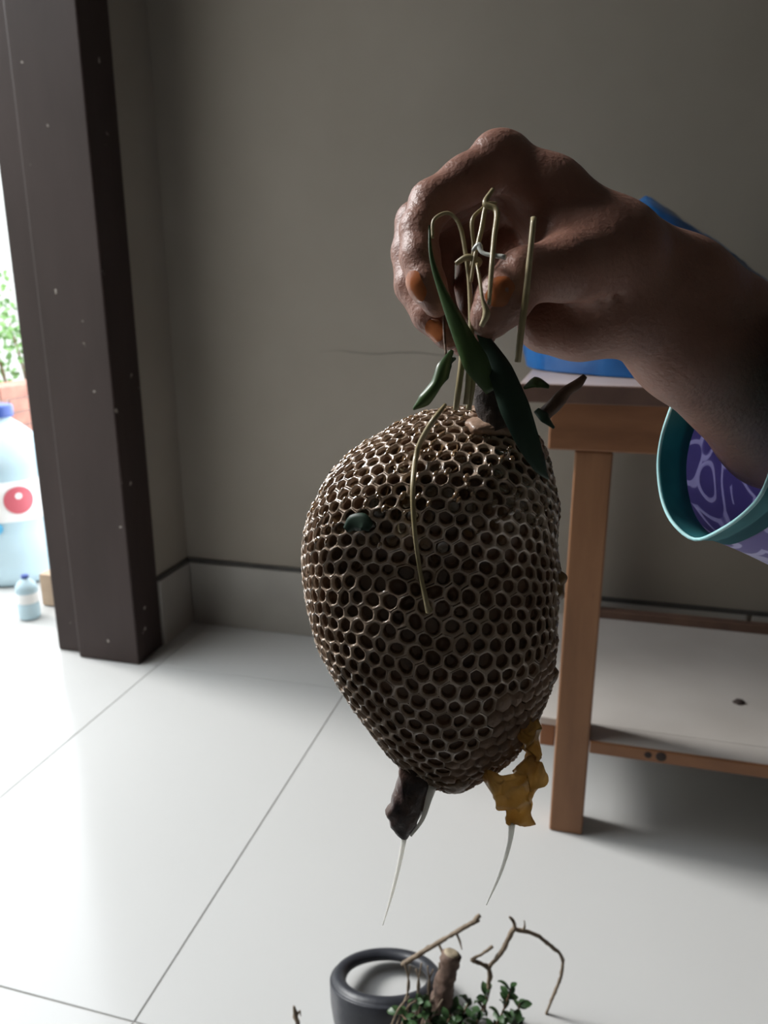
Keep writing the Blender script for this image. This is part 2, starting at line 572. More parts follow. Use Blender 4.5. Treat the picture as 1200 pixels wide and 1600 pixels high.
for (x0, w) in ((0.131, 0.012), (0.151, 0.017)):
    v, f = blob_vf([(0, 0)] * 4, 1, 0, 0) if False else lathe_vf([(0.0, 0.0012), (w * .4, 0.001), (w * .5, 0.0)], (x0, TY0 - 0.0040, 0.178), 16, ax=(0, -1, 0))
    mesh_obj('dark_mark', v, f, M_MARK, tb)
tag(tb, 'orange-brown wooden table with a white lower shelf against the back wall', 'table')
dp = PZ(1155, 1098, 0.186)
v, f = lathe_vf([(0.0, 0.006), (0.006, 0.005), (0.009, 0.002), (0.010, 0.0)], dp, 12)
v = [q + (random.uniform(-.002, .002), random.uniform(-.002, .002), 0) for q in map(np.array, v)]
tag(mesh_obj('dirt_crumb', v, f, M_MARK, smooth=True), 'tiny dark crumb lying on the white shelf of the table', 'crumb')

# ------------------------------------------------------------------ crumpled blue plastic bag on the table
M_BAG = mat('blue_plastic_film', (0.008, 0.065, 0.22), (0.015, 0.13, 0.37), scale=9, rough=0.28, bump=0.5, bscale=40, spec=0.5)
bv, bf = [], []
NA, NR = 96, 44
cx, cyy = 0.26, 1.44
for i in range(NR + 1):
    s = i / NR
    for k in range(NA):
        a = 2 * math.pi * k / NA
        ca, sa = math.cos(a), math.sin(a)
        rx, ry = 0.375, 0.215
        prof_r = math.sin(s * math.pi / 2) ** 0.85
        x = cx + rx * prof_r * ca
        y = cyy + ry * prof_r * sa
        hgt = 0.290 - 0.80 * max(0.0, x - 0.070) - 1.5 * max(0.0, 0.02 - x) ** 1.2
        hgt = max(hgt, 0.045)
        z = 0.7785 + hgt * math.cos(s * math.pi / 2) ** 0.55
        w = Vector((x, y, z))
        fold = 0.013 * mnoise.noise(w * 13) + 0.008 * abs(mnoise.noise(w * 31)) + 0.005 * mnoise.noise(w * 60)
        env = min(1.0, (z - 0.7785) / 0.03)
        d = Vector((ca * prof_r, sa * prof_r, 0.6)).normalized()
        w = w + d * fold * (0.35 + 0.65 * env)
        w.z = max(w.z, 0.7785)
        bv.append(w)
for i in range(NR):
    for k in range(NA):
        k2 = (k + 1) % NA
        bf.append((i * NA + k, (i + 1) * NA + k, (i + 1) * NA + k2, i * NA + k2))
bag = mesh_obj('plastic_bag', bv, bf, M_BAG, smooth=True)
tag(bag, 'crumpled blue plastic bag on the wooden table behind the arm', 'bag')

# ------------------------------------------------------------------ the honeycomb
D0 = 0.36
OUT = [(700, 638), (655, 648), (600, 674), (556, 702), (520, 736), (495, 780), (478, 822), (472, 872), (478, 932), (490, 990), (511, 1042),
       (541, 1092), (576, 1140), (612, 1186), (645, 1212), (690, 1234), (722, 1234), (762, 1214), (802, 1184), (836, 1130), (861, 1070),
       (869, 1005), (871, 958), (876, 905), (870, 850), (873, 792), (863, 740), (848, 694), (818, 656), (770, 640)]
CC = np.array([678.0, 925.0])
ol = resample_loop(OUT, 240) - CC
th = np.arctan2(ol[:, 1], ol[:, 0])
rr = np.hypot(ol[:, 0], ol[:, 1])
o_ = np.argsort(th)
TH, RR = th[o_], rr[o_]


def r_out(t):
    return np.interp((t + math.pi) % (2 * math.pi) - math.pi, TH, RR, period=2 * math.pi)


TV = [620, 660, 700, 750, 800, 850, 890, 950, 1040, 1140, 1240]
TT = [.026, .036, .042, .045, .0420, .0320, .0260, .0262, .0268, .0222, .0125]


def comb_surface(a, b, side):
    """chart metres (a right, b down) -> world point on the comb"""
    wv = nvec(Vector((a * 115, b * 115, 2.0 * side)))
    a, b = a + wv.x * .0012, b + wv.y * .0012
    t = math.atan2(b, a)
    R = math.hypot(a, b)
    ro = float(r_out(t))
    px = D0 / F_PX
    A = ro * px
    vm = CC[1] + 0.55 * ro * math.sin(t)
    B = float(np.interp(vm, TV, TT)) * (1.0 if side > 0 else 0.8)
    hh = ((A - B) / (A + B)) ** 2
    arc = math.pi * (A + B) * (1 + 3 * hh / (10 + math.sqrt(4 - 3 * hh))) / 4
    s = min(R / arc, 1.16)
    rho = math.sin(s * math.pi / 2)
    u, v = CC[0] + rho * ro * math.cos(t), CC[1] + rho * ro * math.sin(t)
    T = float(np.interp(v, TV, TT)) * (1.0 if side > 0 else 0.8)
    h = T * math.cos(s * math.pi / 2) * (1.0 if s < 1 else 1.0)
    h += 0.0016 * mnoise.noise(Vector((u * .013, v * .013, side * 3.1))) * min(1.0, max(0.0, 4 * (1 - s)))
    return P(u, v, D0 - side * h), s, (u, v)


M_WAX = mat('comb_wax', (0.44, 0.32, 0.235), (0.62, 0.48, 0.37), scale=38, rough=0.30, rough2=0.42, coat=1.0, bump=0.35, bscale=260, lo=0.3, hi=0.7)
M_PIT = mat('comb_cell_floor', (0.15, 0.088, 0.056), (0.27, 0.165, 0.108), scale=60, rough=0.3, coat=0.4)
M_CAPW = mat('capped_brood_wax', (0.25, 0.155, 0.105), (0.38, 0.25, 0.175), scale=50, rough=0.45, coat=0.25, bump=0.5, bscale=200)
M_HONEY = mat('honey_film', (0.26, 0.15, 0.07), (0.40, 0.25, 0.13), scale=20, rough=0.05, coat=1.0, trans=0.5, ior=1.5, spec=1.0)
for m_ in (M_WAX, M_HONEY):
    m_.node_tree.nodes['Principled BSDF'].inputs['Coat IOR'].default_value = 1.75
    m_.node_tree.nodes['Principled BSDF'].inputs['Coat Roughness'].default_value = 0.03
PITCHC = 0.0064


def build_cells(side):
    V, Fc, FM, HV, HF = [], [], [], [], []
    rot = math.radians(4.0 if side > 0 else -7.0)
    rs = np.random.RandomState(11 + side)
    nx = 31
    N = 12
    for j in range(-nx, nx + 1):
        for i in range(-nx, nx + 1):
            a0 = (i + 0.5 * (j & 1)) * PITCHC
            b0 = j * PITCHC * math.sqrt(3) / 2
            wob = 0.0012
            a1 = a0 * math.cos(rot) - b0 * math.sin(rot) + wob * math.sin(b0 * 70)
            b1 = a0 * math.sin(rot) + b0 * math.cos(rot) + wob * math.sin(a0 * 60)
            if math.hypot(a1, b1) > 0.16:
                continue
            c, s, (u, v) = comb_surface(a1, b1, side)
            if s > 1.06:
                continue
            e = 0.0008
            dx = comb_surface(a1 + e, b1, side)[0] - comb_surface(a1 - e, b1, side)[0]
            dy = comb_surface(a1, b1 + e, side)[0] - comb_surface(a1, b1 - e, side)[0]
            nrm = np.cross(dx, dy)
            nl = np.linalg.norm(nrm)
            if nl < 1e-12:
                continue
            nrm /= nl
            rad_ = np.array([u - CC[0], v - CC[1]])
            rad_ = rad_ / (np.linalg.norm(rad_) + 1e-9)
            outw = math.cos(s * math.pi / 2) * (-FW * side) + math.sin(s * math.pi / 2) * (RT * rad_[0] - UP * rad_[1])
            if np.dot(nrm, outw) < 0:
                nrm = -nrm
            nn = mnoise.noise(Vector((u * .012, v * .012, 5.0 * side)))
            capped = (u - 700) / 260 + (v - 900) / 330 + 0.5 * nn > 1.02 or nn > 0.62 or (v < 668 and u > 735)
            deep = rs.uniform(.0042, .0060)
            hole = rs.uniform(.60, .76)
            lift = rs.uniform(-.0005, .0006)
            rings = []

            def ring(k, round_, depth):
                idx = []
                for q in range(N):
                    ang = rot + math.pi / 6 + q * 2 * math.pi / N
                    hexr = PITCHC / math.sqrt(3) * (1.0 if q % 2 == 0 else math.cos(math.pi / 6))
                    cir = PITCHC / math.sqrt(3) * 0.93
                    R_ = k * (hexr * (1 - round_) + cir * round_)
                    p = comb_surface(a1 + R_ * math.cos(ang), b1 + R_ * math.sin(ang), side)[0]
                    idx.append(len(V))
                    V.append(p - nrm * (depth + (rs.normal() * .00018 if k < 1 else 0)))
                return idx
            if capped:
                rings = [ring(1.0, 0, 0.0006), ring(.8, .5, -.0001 - lift), ring(.45, 1, -.0007 - lift)]
                mids = [0 + 2, 2]
                mids = [2, 2]
            else:
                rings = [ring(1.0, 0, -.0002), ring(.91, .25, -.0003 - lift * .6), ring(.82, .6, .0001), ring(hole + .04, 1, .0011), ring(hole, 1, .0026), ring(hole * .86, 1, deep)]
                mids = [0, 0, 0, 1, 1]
            for m_, (A_, B_) in enumerate(zip(rings[:-1], rings[1:])):
                for q in range(N):
                    q2 = (q + 1) % N
                    Fc.append((A_[q], A_[q2], B_[q2], B_[q]))
                    FM.append(mids[m_])
            cidx = len(V)
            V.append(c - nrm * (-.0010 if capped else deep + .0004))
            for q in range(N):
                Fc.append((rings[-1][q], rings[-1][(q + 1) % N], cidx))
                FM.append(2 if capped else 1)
            # honey in many upper cells, its discs tilted leftward to catch glints
            if not capped and v < 900 and rs.rand() < (0.75 if v < 840 else 0.2):
                n0 = len(HV)
                tl = nrm - RT * .45 + UP * .30 + rs.normal(size=3) * .40
                tl /= np.linalg.norm(tl)
                t1 = np.cross(tl, UP); t1 /= np.linalg.norm(t1)
                t2 = np.cross(tl, t1)
                rad = PITCHC * .5 * (hole + .10)
                HV.append(c - nrm * .0024)
                for q in range(8):
                    w = q * math.pi / 4
                    HV.append(c - nrm * .0014 + rad * (math.cos(w) * t1 + math.sin(w) * t2))
                for q in range(8):
                    HF.append((n0, n0 + 1 + q, n0 + 1 + (q + 1) % 8))
            # honey beads added on the rims of the upper cells to make glints
            if v < 850 and rs.rand() < 0.75 * max(0.0, min(1.0, (860 - v) / 90)):
                q = rs.randint(N)
                bc = np.array(V[rings[1][q]])
                bx = rs.uniform(.0006, .0014)
                ax1 = np.cross(nrm, UP + RT * .5); ax1 /= np.linalg.norm(ax1)
                ax2 = np.cross(nrm, ax1)
                n0 = len(HV)
                for a_ in range(4):
                    ph = a_ / 4 * math.pi / 2
                    for k_ in range(10):
                        w = k_ * math.pi / 5
                        HV.append(bc + bx * (math.cos(ph) * (math.cos(w) * ax1 + 1.7 * math.sin(w) * ax2)) + nrm * (bx * .75 * math.sin(ph) - .0001))
                HV.append(bc + nrm * bx * .74)
                for a_ in range(3):
                    for k_ in range(10):
                        HF.append((n0 + a_ * 10 + k_, n0 + a_ * 10 + (k_ + 1) % 10, n0 + (a_ + 1) * 10 + (k_ + 1) % 10, n0 + (a_ + 1) * 10 + k_))
                for k_ in range(10):
                    HF.append((n0 + 30 + k_, n0 + 30 + (k_ + 1) % 10, n0 + 40))
    return V, Fc, FM, HV, HF


base = P(690, 1236, D0)
hc = empty('honeycomb', base)
VA, FA, MA, HVA, HFA = [], [], [], [], []
for side in (1, -1):
    V, Fc, FM, HV, HF = build_cells(side)
    o = len(VA); VA += V; FA += [tuple(i + o for i in q) for q in Fc]; MA += FM
    o = len(HVA); HVA += HV; HFA += [tuple(i + o for i in q) for q in HF]
# solid wax between the two layers of cells
NT, NS = 96, 40
core, cf = [], []
for side in (1, -1):
    o = len(core)
    for i in range(NS + 1):
        s = i / NS
        for k in range(NT):
            t = 2 * math.pi * k / NT
            rho = math.sin(s * math.pi / 2) * 0.955
            ro = float(r_out(t))
            u, v = CC[0] + rho * ro * math.cos(t), CC[1] + rho * ro * math.sin(t)
            T = float(np.interp(v, TV, TT)) * (1.0 if side > 0 else 0.8) - 0.0048
            core.append(P(u, v, D0 - side * T * math.cos(s * math.pi / 2)))
    for i in range(NS):
        for k in range(NT):
            k2 = (k + 1) % NT
            cf.append((o + i * NT + k, o + i * NT + k2, o + (i + 1) * NT + k2, o + (i + 1) * NT + k))
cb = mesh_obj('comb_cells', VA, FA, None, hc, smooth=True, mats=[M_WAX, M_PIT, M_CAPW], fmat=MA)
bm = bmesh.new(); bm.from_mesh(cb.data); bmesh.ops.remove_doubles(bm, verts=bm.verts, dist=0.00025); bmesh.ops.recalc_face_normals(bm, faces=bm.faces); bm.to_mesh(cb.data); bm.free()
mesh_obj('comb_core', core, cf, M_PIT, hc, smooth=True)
hf = mesh_obj('honey_film', HVA, HFA, M_HONEY, hc, smooth=True)
hf['kind'] = 'stuff'

M_FLAP = mat('dark_old_wax', (0.045, 0.032, 0.034), (0.11, 0.065, 0.050), scale=90, rough=0.4, coat=0.3, bump=0.5, bscale=220)
v, f = blob_vf([(626, 1192), (648, 1196), (668, 1214), (669, 1240), (657, 1280), (643, 1302), (631, 1313), (617, 1300), (606, 1284), (604, 1268), (612, 1248), (616, 1232), (622, 1214)],
               0.361, .0055, .0055, nz=.0012, nscale=230)
o = mesh_obj('dark_flap', v, f, M_FLAP, hc, smooth=True)
o['label'] = 'dark brown flap of old wax hanging from the comb'
M_SHARD = mat('yellow_new_wax', (0.60, 0.38, 0.12), (0.80, 0.60, 0.30), scale=70, rough=0.22, coat=0.7, trans=0.25, ior=1.3, bump=0.6, bscale=170)
for ol_, dd, ft in (([(752, 1214), (775, 1212), (798, 1214), (812, 1196), (826, 1180), (838, 1196), (850, 1206), (858, 1220), (846, 1222), (836, 1226), (832, 1256), (831, 1280), (815, 1288), (800, 1287), (786, 1262), (768, 1244)], .352, .004),
                    ([(826, 1110), (838, 1122), (842, 1150), (840, 1182), (834, 1206), (822, 1200), (822, 1176), (812, 1166), (806, 1150), (816, 1130)], .356, .005)):
    v, f = blob_vf(ol_, dd, ft, ft, nz=.0042, nscale=210, n=64, rings=12)
    o = mesh_obj('wax_shard', v, f, M_SHARD, hc, smooth=True)
    o['label'] = 'torn yellow wax wet with honey'
translucent(M_SHARD, 0.6)
M_FRILL = mat('brown_wax', (0.13, 0.075, 0.035), (0.24, 0.14, 0.06), scale=60, rough=0.4, coat=0.3, bump=0.5)
for ol_ in ([(866, 884), (876, 892), (886, 902), (882, 918), (876, 934), (864, 936), (856, 910)], [(858, 1040), (872, 1052), (866, 1072), (852, 1084), (848, 1060)],
            [(690, 1214), (714, 1216), (756, 1204), (748, 1222), (728, 1236), (700, 1238), (688, 1230)],
            [(726, 658), (758, 652), (792, 662), (806, 676), (780, 684), (748, 680), (728, 674)]):
    v, f = blob_vf(ol_, .350 if ol_[0][1] < 700 else .360, .005 if ol_[0][1] > 700 else .014, .006, nz=.0018, nscale=180)
    mesh_obj('wax_frill', v, f, M_FRILL if ol_[0][1] > 700 else M_CAPW, hc, smooth=True)
M_THREAD = mat('whitened_honey', (0.97, 0.96, 0.92), rough=0.08, trans=0.12, ior=1.42, coat=0.5)  # bright reflections on the honey put into this white colour
for pts, rd in (([(632, 1308, .361), (625, 1345, .361), (613, 1395, .361), (598, 1446, .361)], [.0013, .0011, .0008, .0002]),
                ([(800, 1284, .353), (796, 1318, .353), (782, 1364, .353), (760, 1414, .353)], [.0018, .0011, .0008, .0002]),
                ([(676, 1228, .359), (670, 1248, .359), (660, 1280, .359), (642, 1306, .360)], [.0022, .0016, .0010, .0006])):
    v, f = tube_vf([P(*q) for q in pts], rd, seg=10, n=26)
    o = mesh_obj('honey_thread', v, f, M_THREAD, hc, smooth=True)
    o['label'] = 'thin dripping thread of honey'
translucent(M_THREAD, 0.5)
tag(hc, 'large dripping honeycomb with open cells held up in the hand', 'honeycomb')

# ------------------------------------------------------------------ stems, blades and twigs around the comb
M_BLADE = mat('green_blade', (0.030, 0.065, 0.022), (0.065, 0.12, 0.035), scale=25, rough=0.35, spec=0.5, stretch=(1, 1, .3))
M_BLADE2 = mat('dark_green_leaf', (0.016, 0.038, 0.026), (0.034, 0.072, 0.044), scale=30, rough=0.5)
M_STRAW = mat('dry_straw', (0.30, 0.24, 0.12), (0.44, 0.37, 0.22), scale=60, rough=0.4, coat=0.2)
M_TWIG = mat('brown_twig', (0.085, 0.045, 0.028), (0.16, 0.09, 0.055), scale=70, rough=0.6, bump=0.4)
M_BRANCH = mat('dark_bark', (0.025, 0.017, 0.014), (0.06, 0.04, 0.03), scale=90, rough=0.7, bump=0.6)


def blade_vf(pts, widths, thick=0.00025, fold=0.25, n=30, twist=None):
    """leaf blade: a folded strip with a real thickness; widths in metres"""
    c = catmull([P(*q) for q in pts], n)
    w = np.interp(np.linspace(0, 1, n), np.linspace(0, 1, len(widths)), widths)
    tw = np.interp(np.linspace(0, 1, n), np.linspace(0, 1, len(twist or [0])), twist or [0]) if twist else np.zeros(n)
    V, Fc = [], []
    m = 5
    for i in range(n):
        t = c[min(i + 1, n - 1)] - c[max(i - 1, 0)]
        t /= np.linalg.norm(t)
        a = np.cross(t, -FW); a /= np.linalg.norm(a)
        b = np.cross(a, t)
        a, b = a * math.cos(tw[i]) + b * math.sin(tw[i]), b * math.cos(tw[i]) - a * math.sin(tw[i])
        for sgn in (1, -1):
            for k in range(m):
                x = (k / (m - 1) - .5)
                V.append(c[i] + a * x * w[i] - b * fold * abs(x) * w[i] * 1.0 + sgn * b * thick * (1.0 if k not in (0, m - 1) else .3))
    s = 2 * m
    for i in range(n - 1):
        for k in range(m - 1):
            Fc.append((i * s + k, i * s + k + 1, (i + 1) * s + k + 1, (i + 1) * s + k))
            Fc.append((i * s + m + k + 1, i * s + m + k, (i + 1) * s + m + k, (i + 1) * s + m + k + 1))
        Fc.append((i * s, (i + 1) * s, (i + 1) * s + m, i * s + m))
        Fc.append((i * s + m - 1, i * s + 2 * m - 1, (i + 1) * s + 2 * m - 1, (i + 1) * s + m - 1))
    for i in (0, n - 1):
        Fc.append(tuple(i * s + k for k in range(m)) + tuple(i * s + m + k for k in reversed(range(m))))
    return V, Fc


def comb_front(u, v, gap=.003):
    t = math.atan2(v - CC[1], u - CC[0])
    rho = min(.99, math.hypot(u - CC[0], v - CC[1]) / float(r_out(t)))
    return D0 - float(np.interp(v, TV, TT)) * math.sqrt(1 - rho * rho) - gap


def blade(name, pts, widths, m, label, cat='leaf', **kw):
    v, f = blade_vf(pts, widths, **kw)
    return tag(mesh_obj(name, v, f, m, smooth=True), label, cat)


def straw(name, pts, rads, m, label, cat='straw', **kw):
    v, f = tube_vf([P(*q) for q in pts], rads, **kw)
    return tag(mesh_obj(name, v, f, m, smooth=True), label, cat)


blade('torn_grass', [(671, 352, .318), (674, 400, .316), (690, 452, .314), (716, 510, .312), (744, 566, .312), (770, 610, .316)],
      [.0007, .0018, .0034, .0072, .0108, .0060], M_BLADE, 'long green grass blade pinched between index finger and thumb', twist=[.2, -.2, 0])
blade('torn_grass', [(752, 520, .318), (782, 575, .314), (806, 635, .312), (828, 690, .313), (846, 728, .316), (857, 748, .320)],
      [.004, .0105, .0130, .0105, .0070, .0010], M_BLADE2, 'broad dark green blade lying over the right shoulder of the comb', twist=[.1, .2, .5])
blade('leaf_scrap', [(708, 548, .325), (694, 574, .322), (680, 600, .322), (662, 626, .324), (646, 640, .327)],
      [.002, .0060, .0050, .0058, .0012], M_BLADE, 'curled wet green leaf at the top left of the comb', twist=[.6, -.3, .4], fold=.5)
blade('leaf_scrap', [(540, 828, comb_front(540, 828)), (552, 818, comb_front(552, 818)), (566, 816, comb_front(566, 816)), (580, 824, comb_front(580, 824))], [.003, .0075, .0080, .004], M_BLADE2, 'small dark green leaf scrap stuck on the left side of the comb', fold=.12)
blade('leaf_scrap', [(818, 606, .333), (838, 596, .331), (858, 604, .333)], [.002, .007, .002], M_BLADE, 'small green leaf between the hand and the brown twig', fold=.15, twist=[.9, .4])
blade('leaf_scrap', [(838, 640, .333), (852, 652, .331), (866, 668, .333)], [.003, .006, .002], M_BLADE2, 'tiny dark leaf below the brown twig beside the comb', fold=.15, twist=[.2, .8])
blade('leaf_scrap', [(712, 560, .328), (700, 566, .326), (690, 588, .325), (686, 606, .326)], [.001, .0045, .0060, .0010], M_BLADE2, 'narrow wet leaf tip crossing the curled leaf', fold=.3, twist=[.3, -.6])
straw('dry_straw', [(696, 632, .322), (672, 664, .318), (652, 705, comb_front(652, 705, .005)), (645, 762, comb_front(645, 762, .005)), (648, 830, comb_front(648, 830, .006)), (656, 890, comb_front(656, 890, .008)), (667, 944, comb_front(667, 944, .006)), (671, 955, comb_front(671, 955, .005))],
      [.0008, .0012, .0012, .0011, .0010, .0009, .0012, .0018], M_STRAW, 'long curved dry straw hanging down the front of the comb', n=48)
straw('dry_straw', [(834, 340, .304), (828, 400, .303), (822, 460, .305), (814, 520, .309), (809, 565, .314)], [.0012, .0012, .0014, .0014, .0013], M_STRAW, 'straight dry straw standing in front of the thumb')
straw('dry_straw', [(770, 296, .318), (758, 318, .316), (776, 330, .314), (772, 372, .309), (768, 420, .3045), (764, 476, .3040)], [.0009, .0013, .0013, .0011, .0011, .0008], M_STRAW,
      'bent pale straw sticking up in front of the palm')
straw('dry_straw', [(776, 318, .319), (760, 322, .318), (752, 360, .316), (742, 402, .314), (736, 440, .314)], [.0007, .0010, .0011, .0009, .0007], M_STRAW, 'thin straw leaning left of the bent pale straw')
straw('dry_straw', [(757, 322, .322), (738, 344, .321), (740, 385, .320), (736, 418, .319)], [.0006, .0009, .0008, .0006], M_STRAW, 'very thin crooked straw in the hollow of the hand')
straw('dry_straw', [(738, 392, .312), (748, 384, .311), (756, 396, .309), (790, 402, .3045)], [.0006, .0015, .0008, .0011], mat('glint_white_straw', (0.60, 0.62, 0.58), rough=0.2, coat=0.8),  # white colour stands in for bright glints on the straws
      'short straw whitened for its glints, lying across the upright straws')
straw('hooked_straw', [(676, 372, .320), (678, 344, .321), (700, 333, .321), (718, 352, .320), (728, 400, .318), (734, 450, .317), (736, 540, .318), (728, 632, .322)],
      [.0006, .0008, .0008, .0009, .0009, .0010, .0013, .0013], M_STRAW, 'thin hooked stem arching from the green blade', 'straw', n=48)
straw('dry_straw', [(712, 412, .317), (730, 402, .315), (748, 408, .315), (746, 416, .316)], [.0010, .0014, .0015, .0009], M_STRAW, 'short dry straw bit beside the thumb tip')
straw('dry_straw', [(745, 412, .310), (750, 440, .306), (754, 468, .304), (760, 490, .304), (752, 510, .305)], [.0006, .0007, .0007, .0016, .0010], M_STRAW, 'fine dark stalk hanging over the thumb nail')
straw('dry_straw', [(724, 505, .322), (722, 560, .320), (716, 610, .321), (712, 640, .324)], [.0012, .0014, .0014, .0012], M_STRAW, 'dry straw running from the fingertips into the comb')
straw('dry_straw', [(740, 560, .322), (738, 600, .322), (732, 640, .326)], [.0010, .0014, .0012], M_STRAW, 'pale straw beside the dark branch stub above the comb')
straw('brown_twig', [(846, 652, .338), (866, 634, .336), (884, 612, .335), (902, 600, .334), (914, 588, .334)], [.0030, .0034, .0026, .0022, .0012], M_TWIG, 'short reddish brown twig right of the comb top', 'twig', rough=.3)
straw('branch_stub', [(752, 540, .345), (760, 580, .343), (766, 620, .342), (775, 668, .345)], [.0062, .0066, .0070, .0078], M_BRANCH, 'thick dark branch stub the comb hangs from', 'branch', rough=.25, seg=14)
straw('dry_straw', [(694, 470, .335), (694, 520, .333), (697, 556, .330)], [.0006, .0006, .0005], M_TWIG, 'hair-thin dark stalk below the index fingertip')

# ------------------------------------------------------------------ the arm: one continuous skin built as a distance field
def CP(u, v, d):
    """camera-aligned coordinates (right, up, toward camera)"""
    return np.array([(u - 600) / F_PX * d, -(v - 800) / F_PX * d, -d], dtype=np.float32)


lo = np.array([-0.004, -0.03, -0.60], np.float32)
hi = np.array([0.42, 0.185, -0.285], np.float32)
HS = 0.0015
dims = np.ceil((hi - lo) / HS).astype(int) + 1
FLD = np.full(dims, 0.05, np.float32)


def axes_box(pmin, pmax):
    i0 = np.maximum(np.floor((pmin - lo) / HS).astype(int), 0)
    i1 = np.minimum(np.ceil((pmax - lo) / HS).astype(int) + 1, dims)
    return i0, i1


def rcone(a, b, ra, rb, pts):
    ba = b - a
    L2 = float(ba @ ba)
    pa = [pts[k] - a[k] for k in range(3)]
    t = (pa[0] * ba[0] + pa[1] * ba[1] + pa[2] * ba[2]) / L2
    t = np.clip(t, 0, 1)
    d2 = sum((pa[k] - t * ba[k]) ** 2 for k in range(3))
    return np.sqrt(d2) - (ra + (rb - ra) * t)


def grid_pts(i0, i1):
    return [(lo[k] + HS * np.arange(i0[k], i1[k], dtype=np.float32)).reshape([-1 if q == k else 1 for q in range(3)]) for k in range(3)]


def add_cone(a, b, ra, rb, k=0.006, sub=False):
    a, b = CP(*a), CP(*b)
    m = max(ra, rb) + k + 0.008
    i0, i1 = axes_box(np.minimum(a, b) - m, np.maximum(a, b) + m)
    if np.any(i1 <= i0):
        return
    sl = tuple(slice(x, y) for x, y in zip(i0, i1))
    d = rcone(a, b, ra, rb, grid_pts(i0, i1))
    cur = FLD[sl]
    if sub:
        h = np.clip(0.5 - 0.5 * (cur + d) / k, 0, 1)
        FLD[sl] = cur * (1 - h) + (-d) * h + k * h * (1 - h)
    else:
        h = np.clip(0.5 + 0.5 * (cur - d) / k, 0, 1)
        FLD[sl] = cur * (1 - h) + d * h - k * h * (1 - h)


def chain(pts, rads, k):
    for i in range(len(pts) - 1):
        add_cone(pts[i], pts[i + 1], rads[i], rads[i + 1], k)


# forearm (two bones' worth of section) and upper arm
chain([(955, 388, .362), (1060, 455, .385), (1250, 585, .430), (1480, 730, .520)], [.0215, .0245, .0310, .037], .012)
chain([(972, 468, .364), (1070, 545, .385), (1220, 668, .420), (1480, 745, .520)], [.0205, .0240, .0320, .037], .012)
# palm block: four metacarpals
chain([(782, 252, .350), (862, 300, .351), (950, 384, .356)], [.0118, .0135, .0190], .010)
chain([(790, 276, .370), (870, 330, .366), (955, 400, .364)], [.0118, .0140, .0195], .010)
chain([(802, 308, .388), (880, 360, .380), (958, 425, .372)], [.0110, .0140, .0190], .010)
chain([(818, 348, .402), (890, 400, .392), (960, 445, .378)], [.0105, .0140, .0190], .010)
# heel of the hand below the thumb
chain([(852, 508, .372), (905, 502, .370), (965, 490, .366)], [.0135, .0175, .0200], .008)
chain([(870, 450, .378), (930, 460, .370)], [.0170, .0190], .010)
# thumb
chain([(960, 402, .352), (884, 418, .331)], [.0200, .0140], .010)
chain([(884, 418, .331), (818, 432, .320)], [.0140, .0112], .004)
chain([(818, 432, .320), (786, 468, .318), (766, 496, .318)], [.0112, .0112, .0090], .004)
# index finger
chain([(782, 252, .350), (728, 282, .346), (674, 318, .342)], [.0118, .0098, .0098], .006)
chain([(674, 318, .342), (655, 358, .338), (656, 402, .334)], [.0098, .0084, .0085], .003)
chain([(656, 402, .334), (667, 444, .331), (682, 472, .330)], [.0085, .0080, .0066], .003)
# middle, ring, little finger
chain([(790, 276, .370), (715, 310, .366), (650, 348, .362)], [.0118, .0100, .0096], .004)
chain([(650, 348, .362), (640, 395, .357), (646, 446, .352)], [.0096, .0084, .0086], .0025)
chain([(646, 446, .352), (672, 492, .346), (700, 524, .342)], [.0086, .0080, .0066], .0025)
chain([(802, 308, .388), (735, 345, .384), (685, 388, .380)], [.0110, .0095, .0092], .004)
chain([(685, 388, .380), (680, 430, .374), (682, 470, .368)], [.0094, .0088, .0088], .0025)
chain([(682, 470, .368), (700, 508, .360), (722, 536, .354)], [.0083, .0076, .0062], .0025)
chain([(818, 348, .402), (780, 376, .396), (744, 408, .388)], [.0105, .0095, .0090], .004)
chain([(744, 408, .388), (738, 452, .380), (744, 492, .372), (756, 522, .366)], [.0092, .0088, .0080, .0062], .0025)
# web between thumb and index
chain([(868, 372, .345), (920, 388, .350)], [.0100, .0160], .012)
# knuckle and tendon relief, creases
add_cone((770, 236, .347), (800, 234, .352), .0068, .0060, .006)
for a, b, r in (((848, 466, .3535), (905, 508, .3505), .0014), ((940, 470, .342), (965, 545, .345), .0012), ((962, 458, .342), (985, 530, .345), .0010)):
    add_cone(a, b, r, r, .003, sub=True)


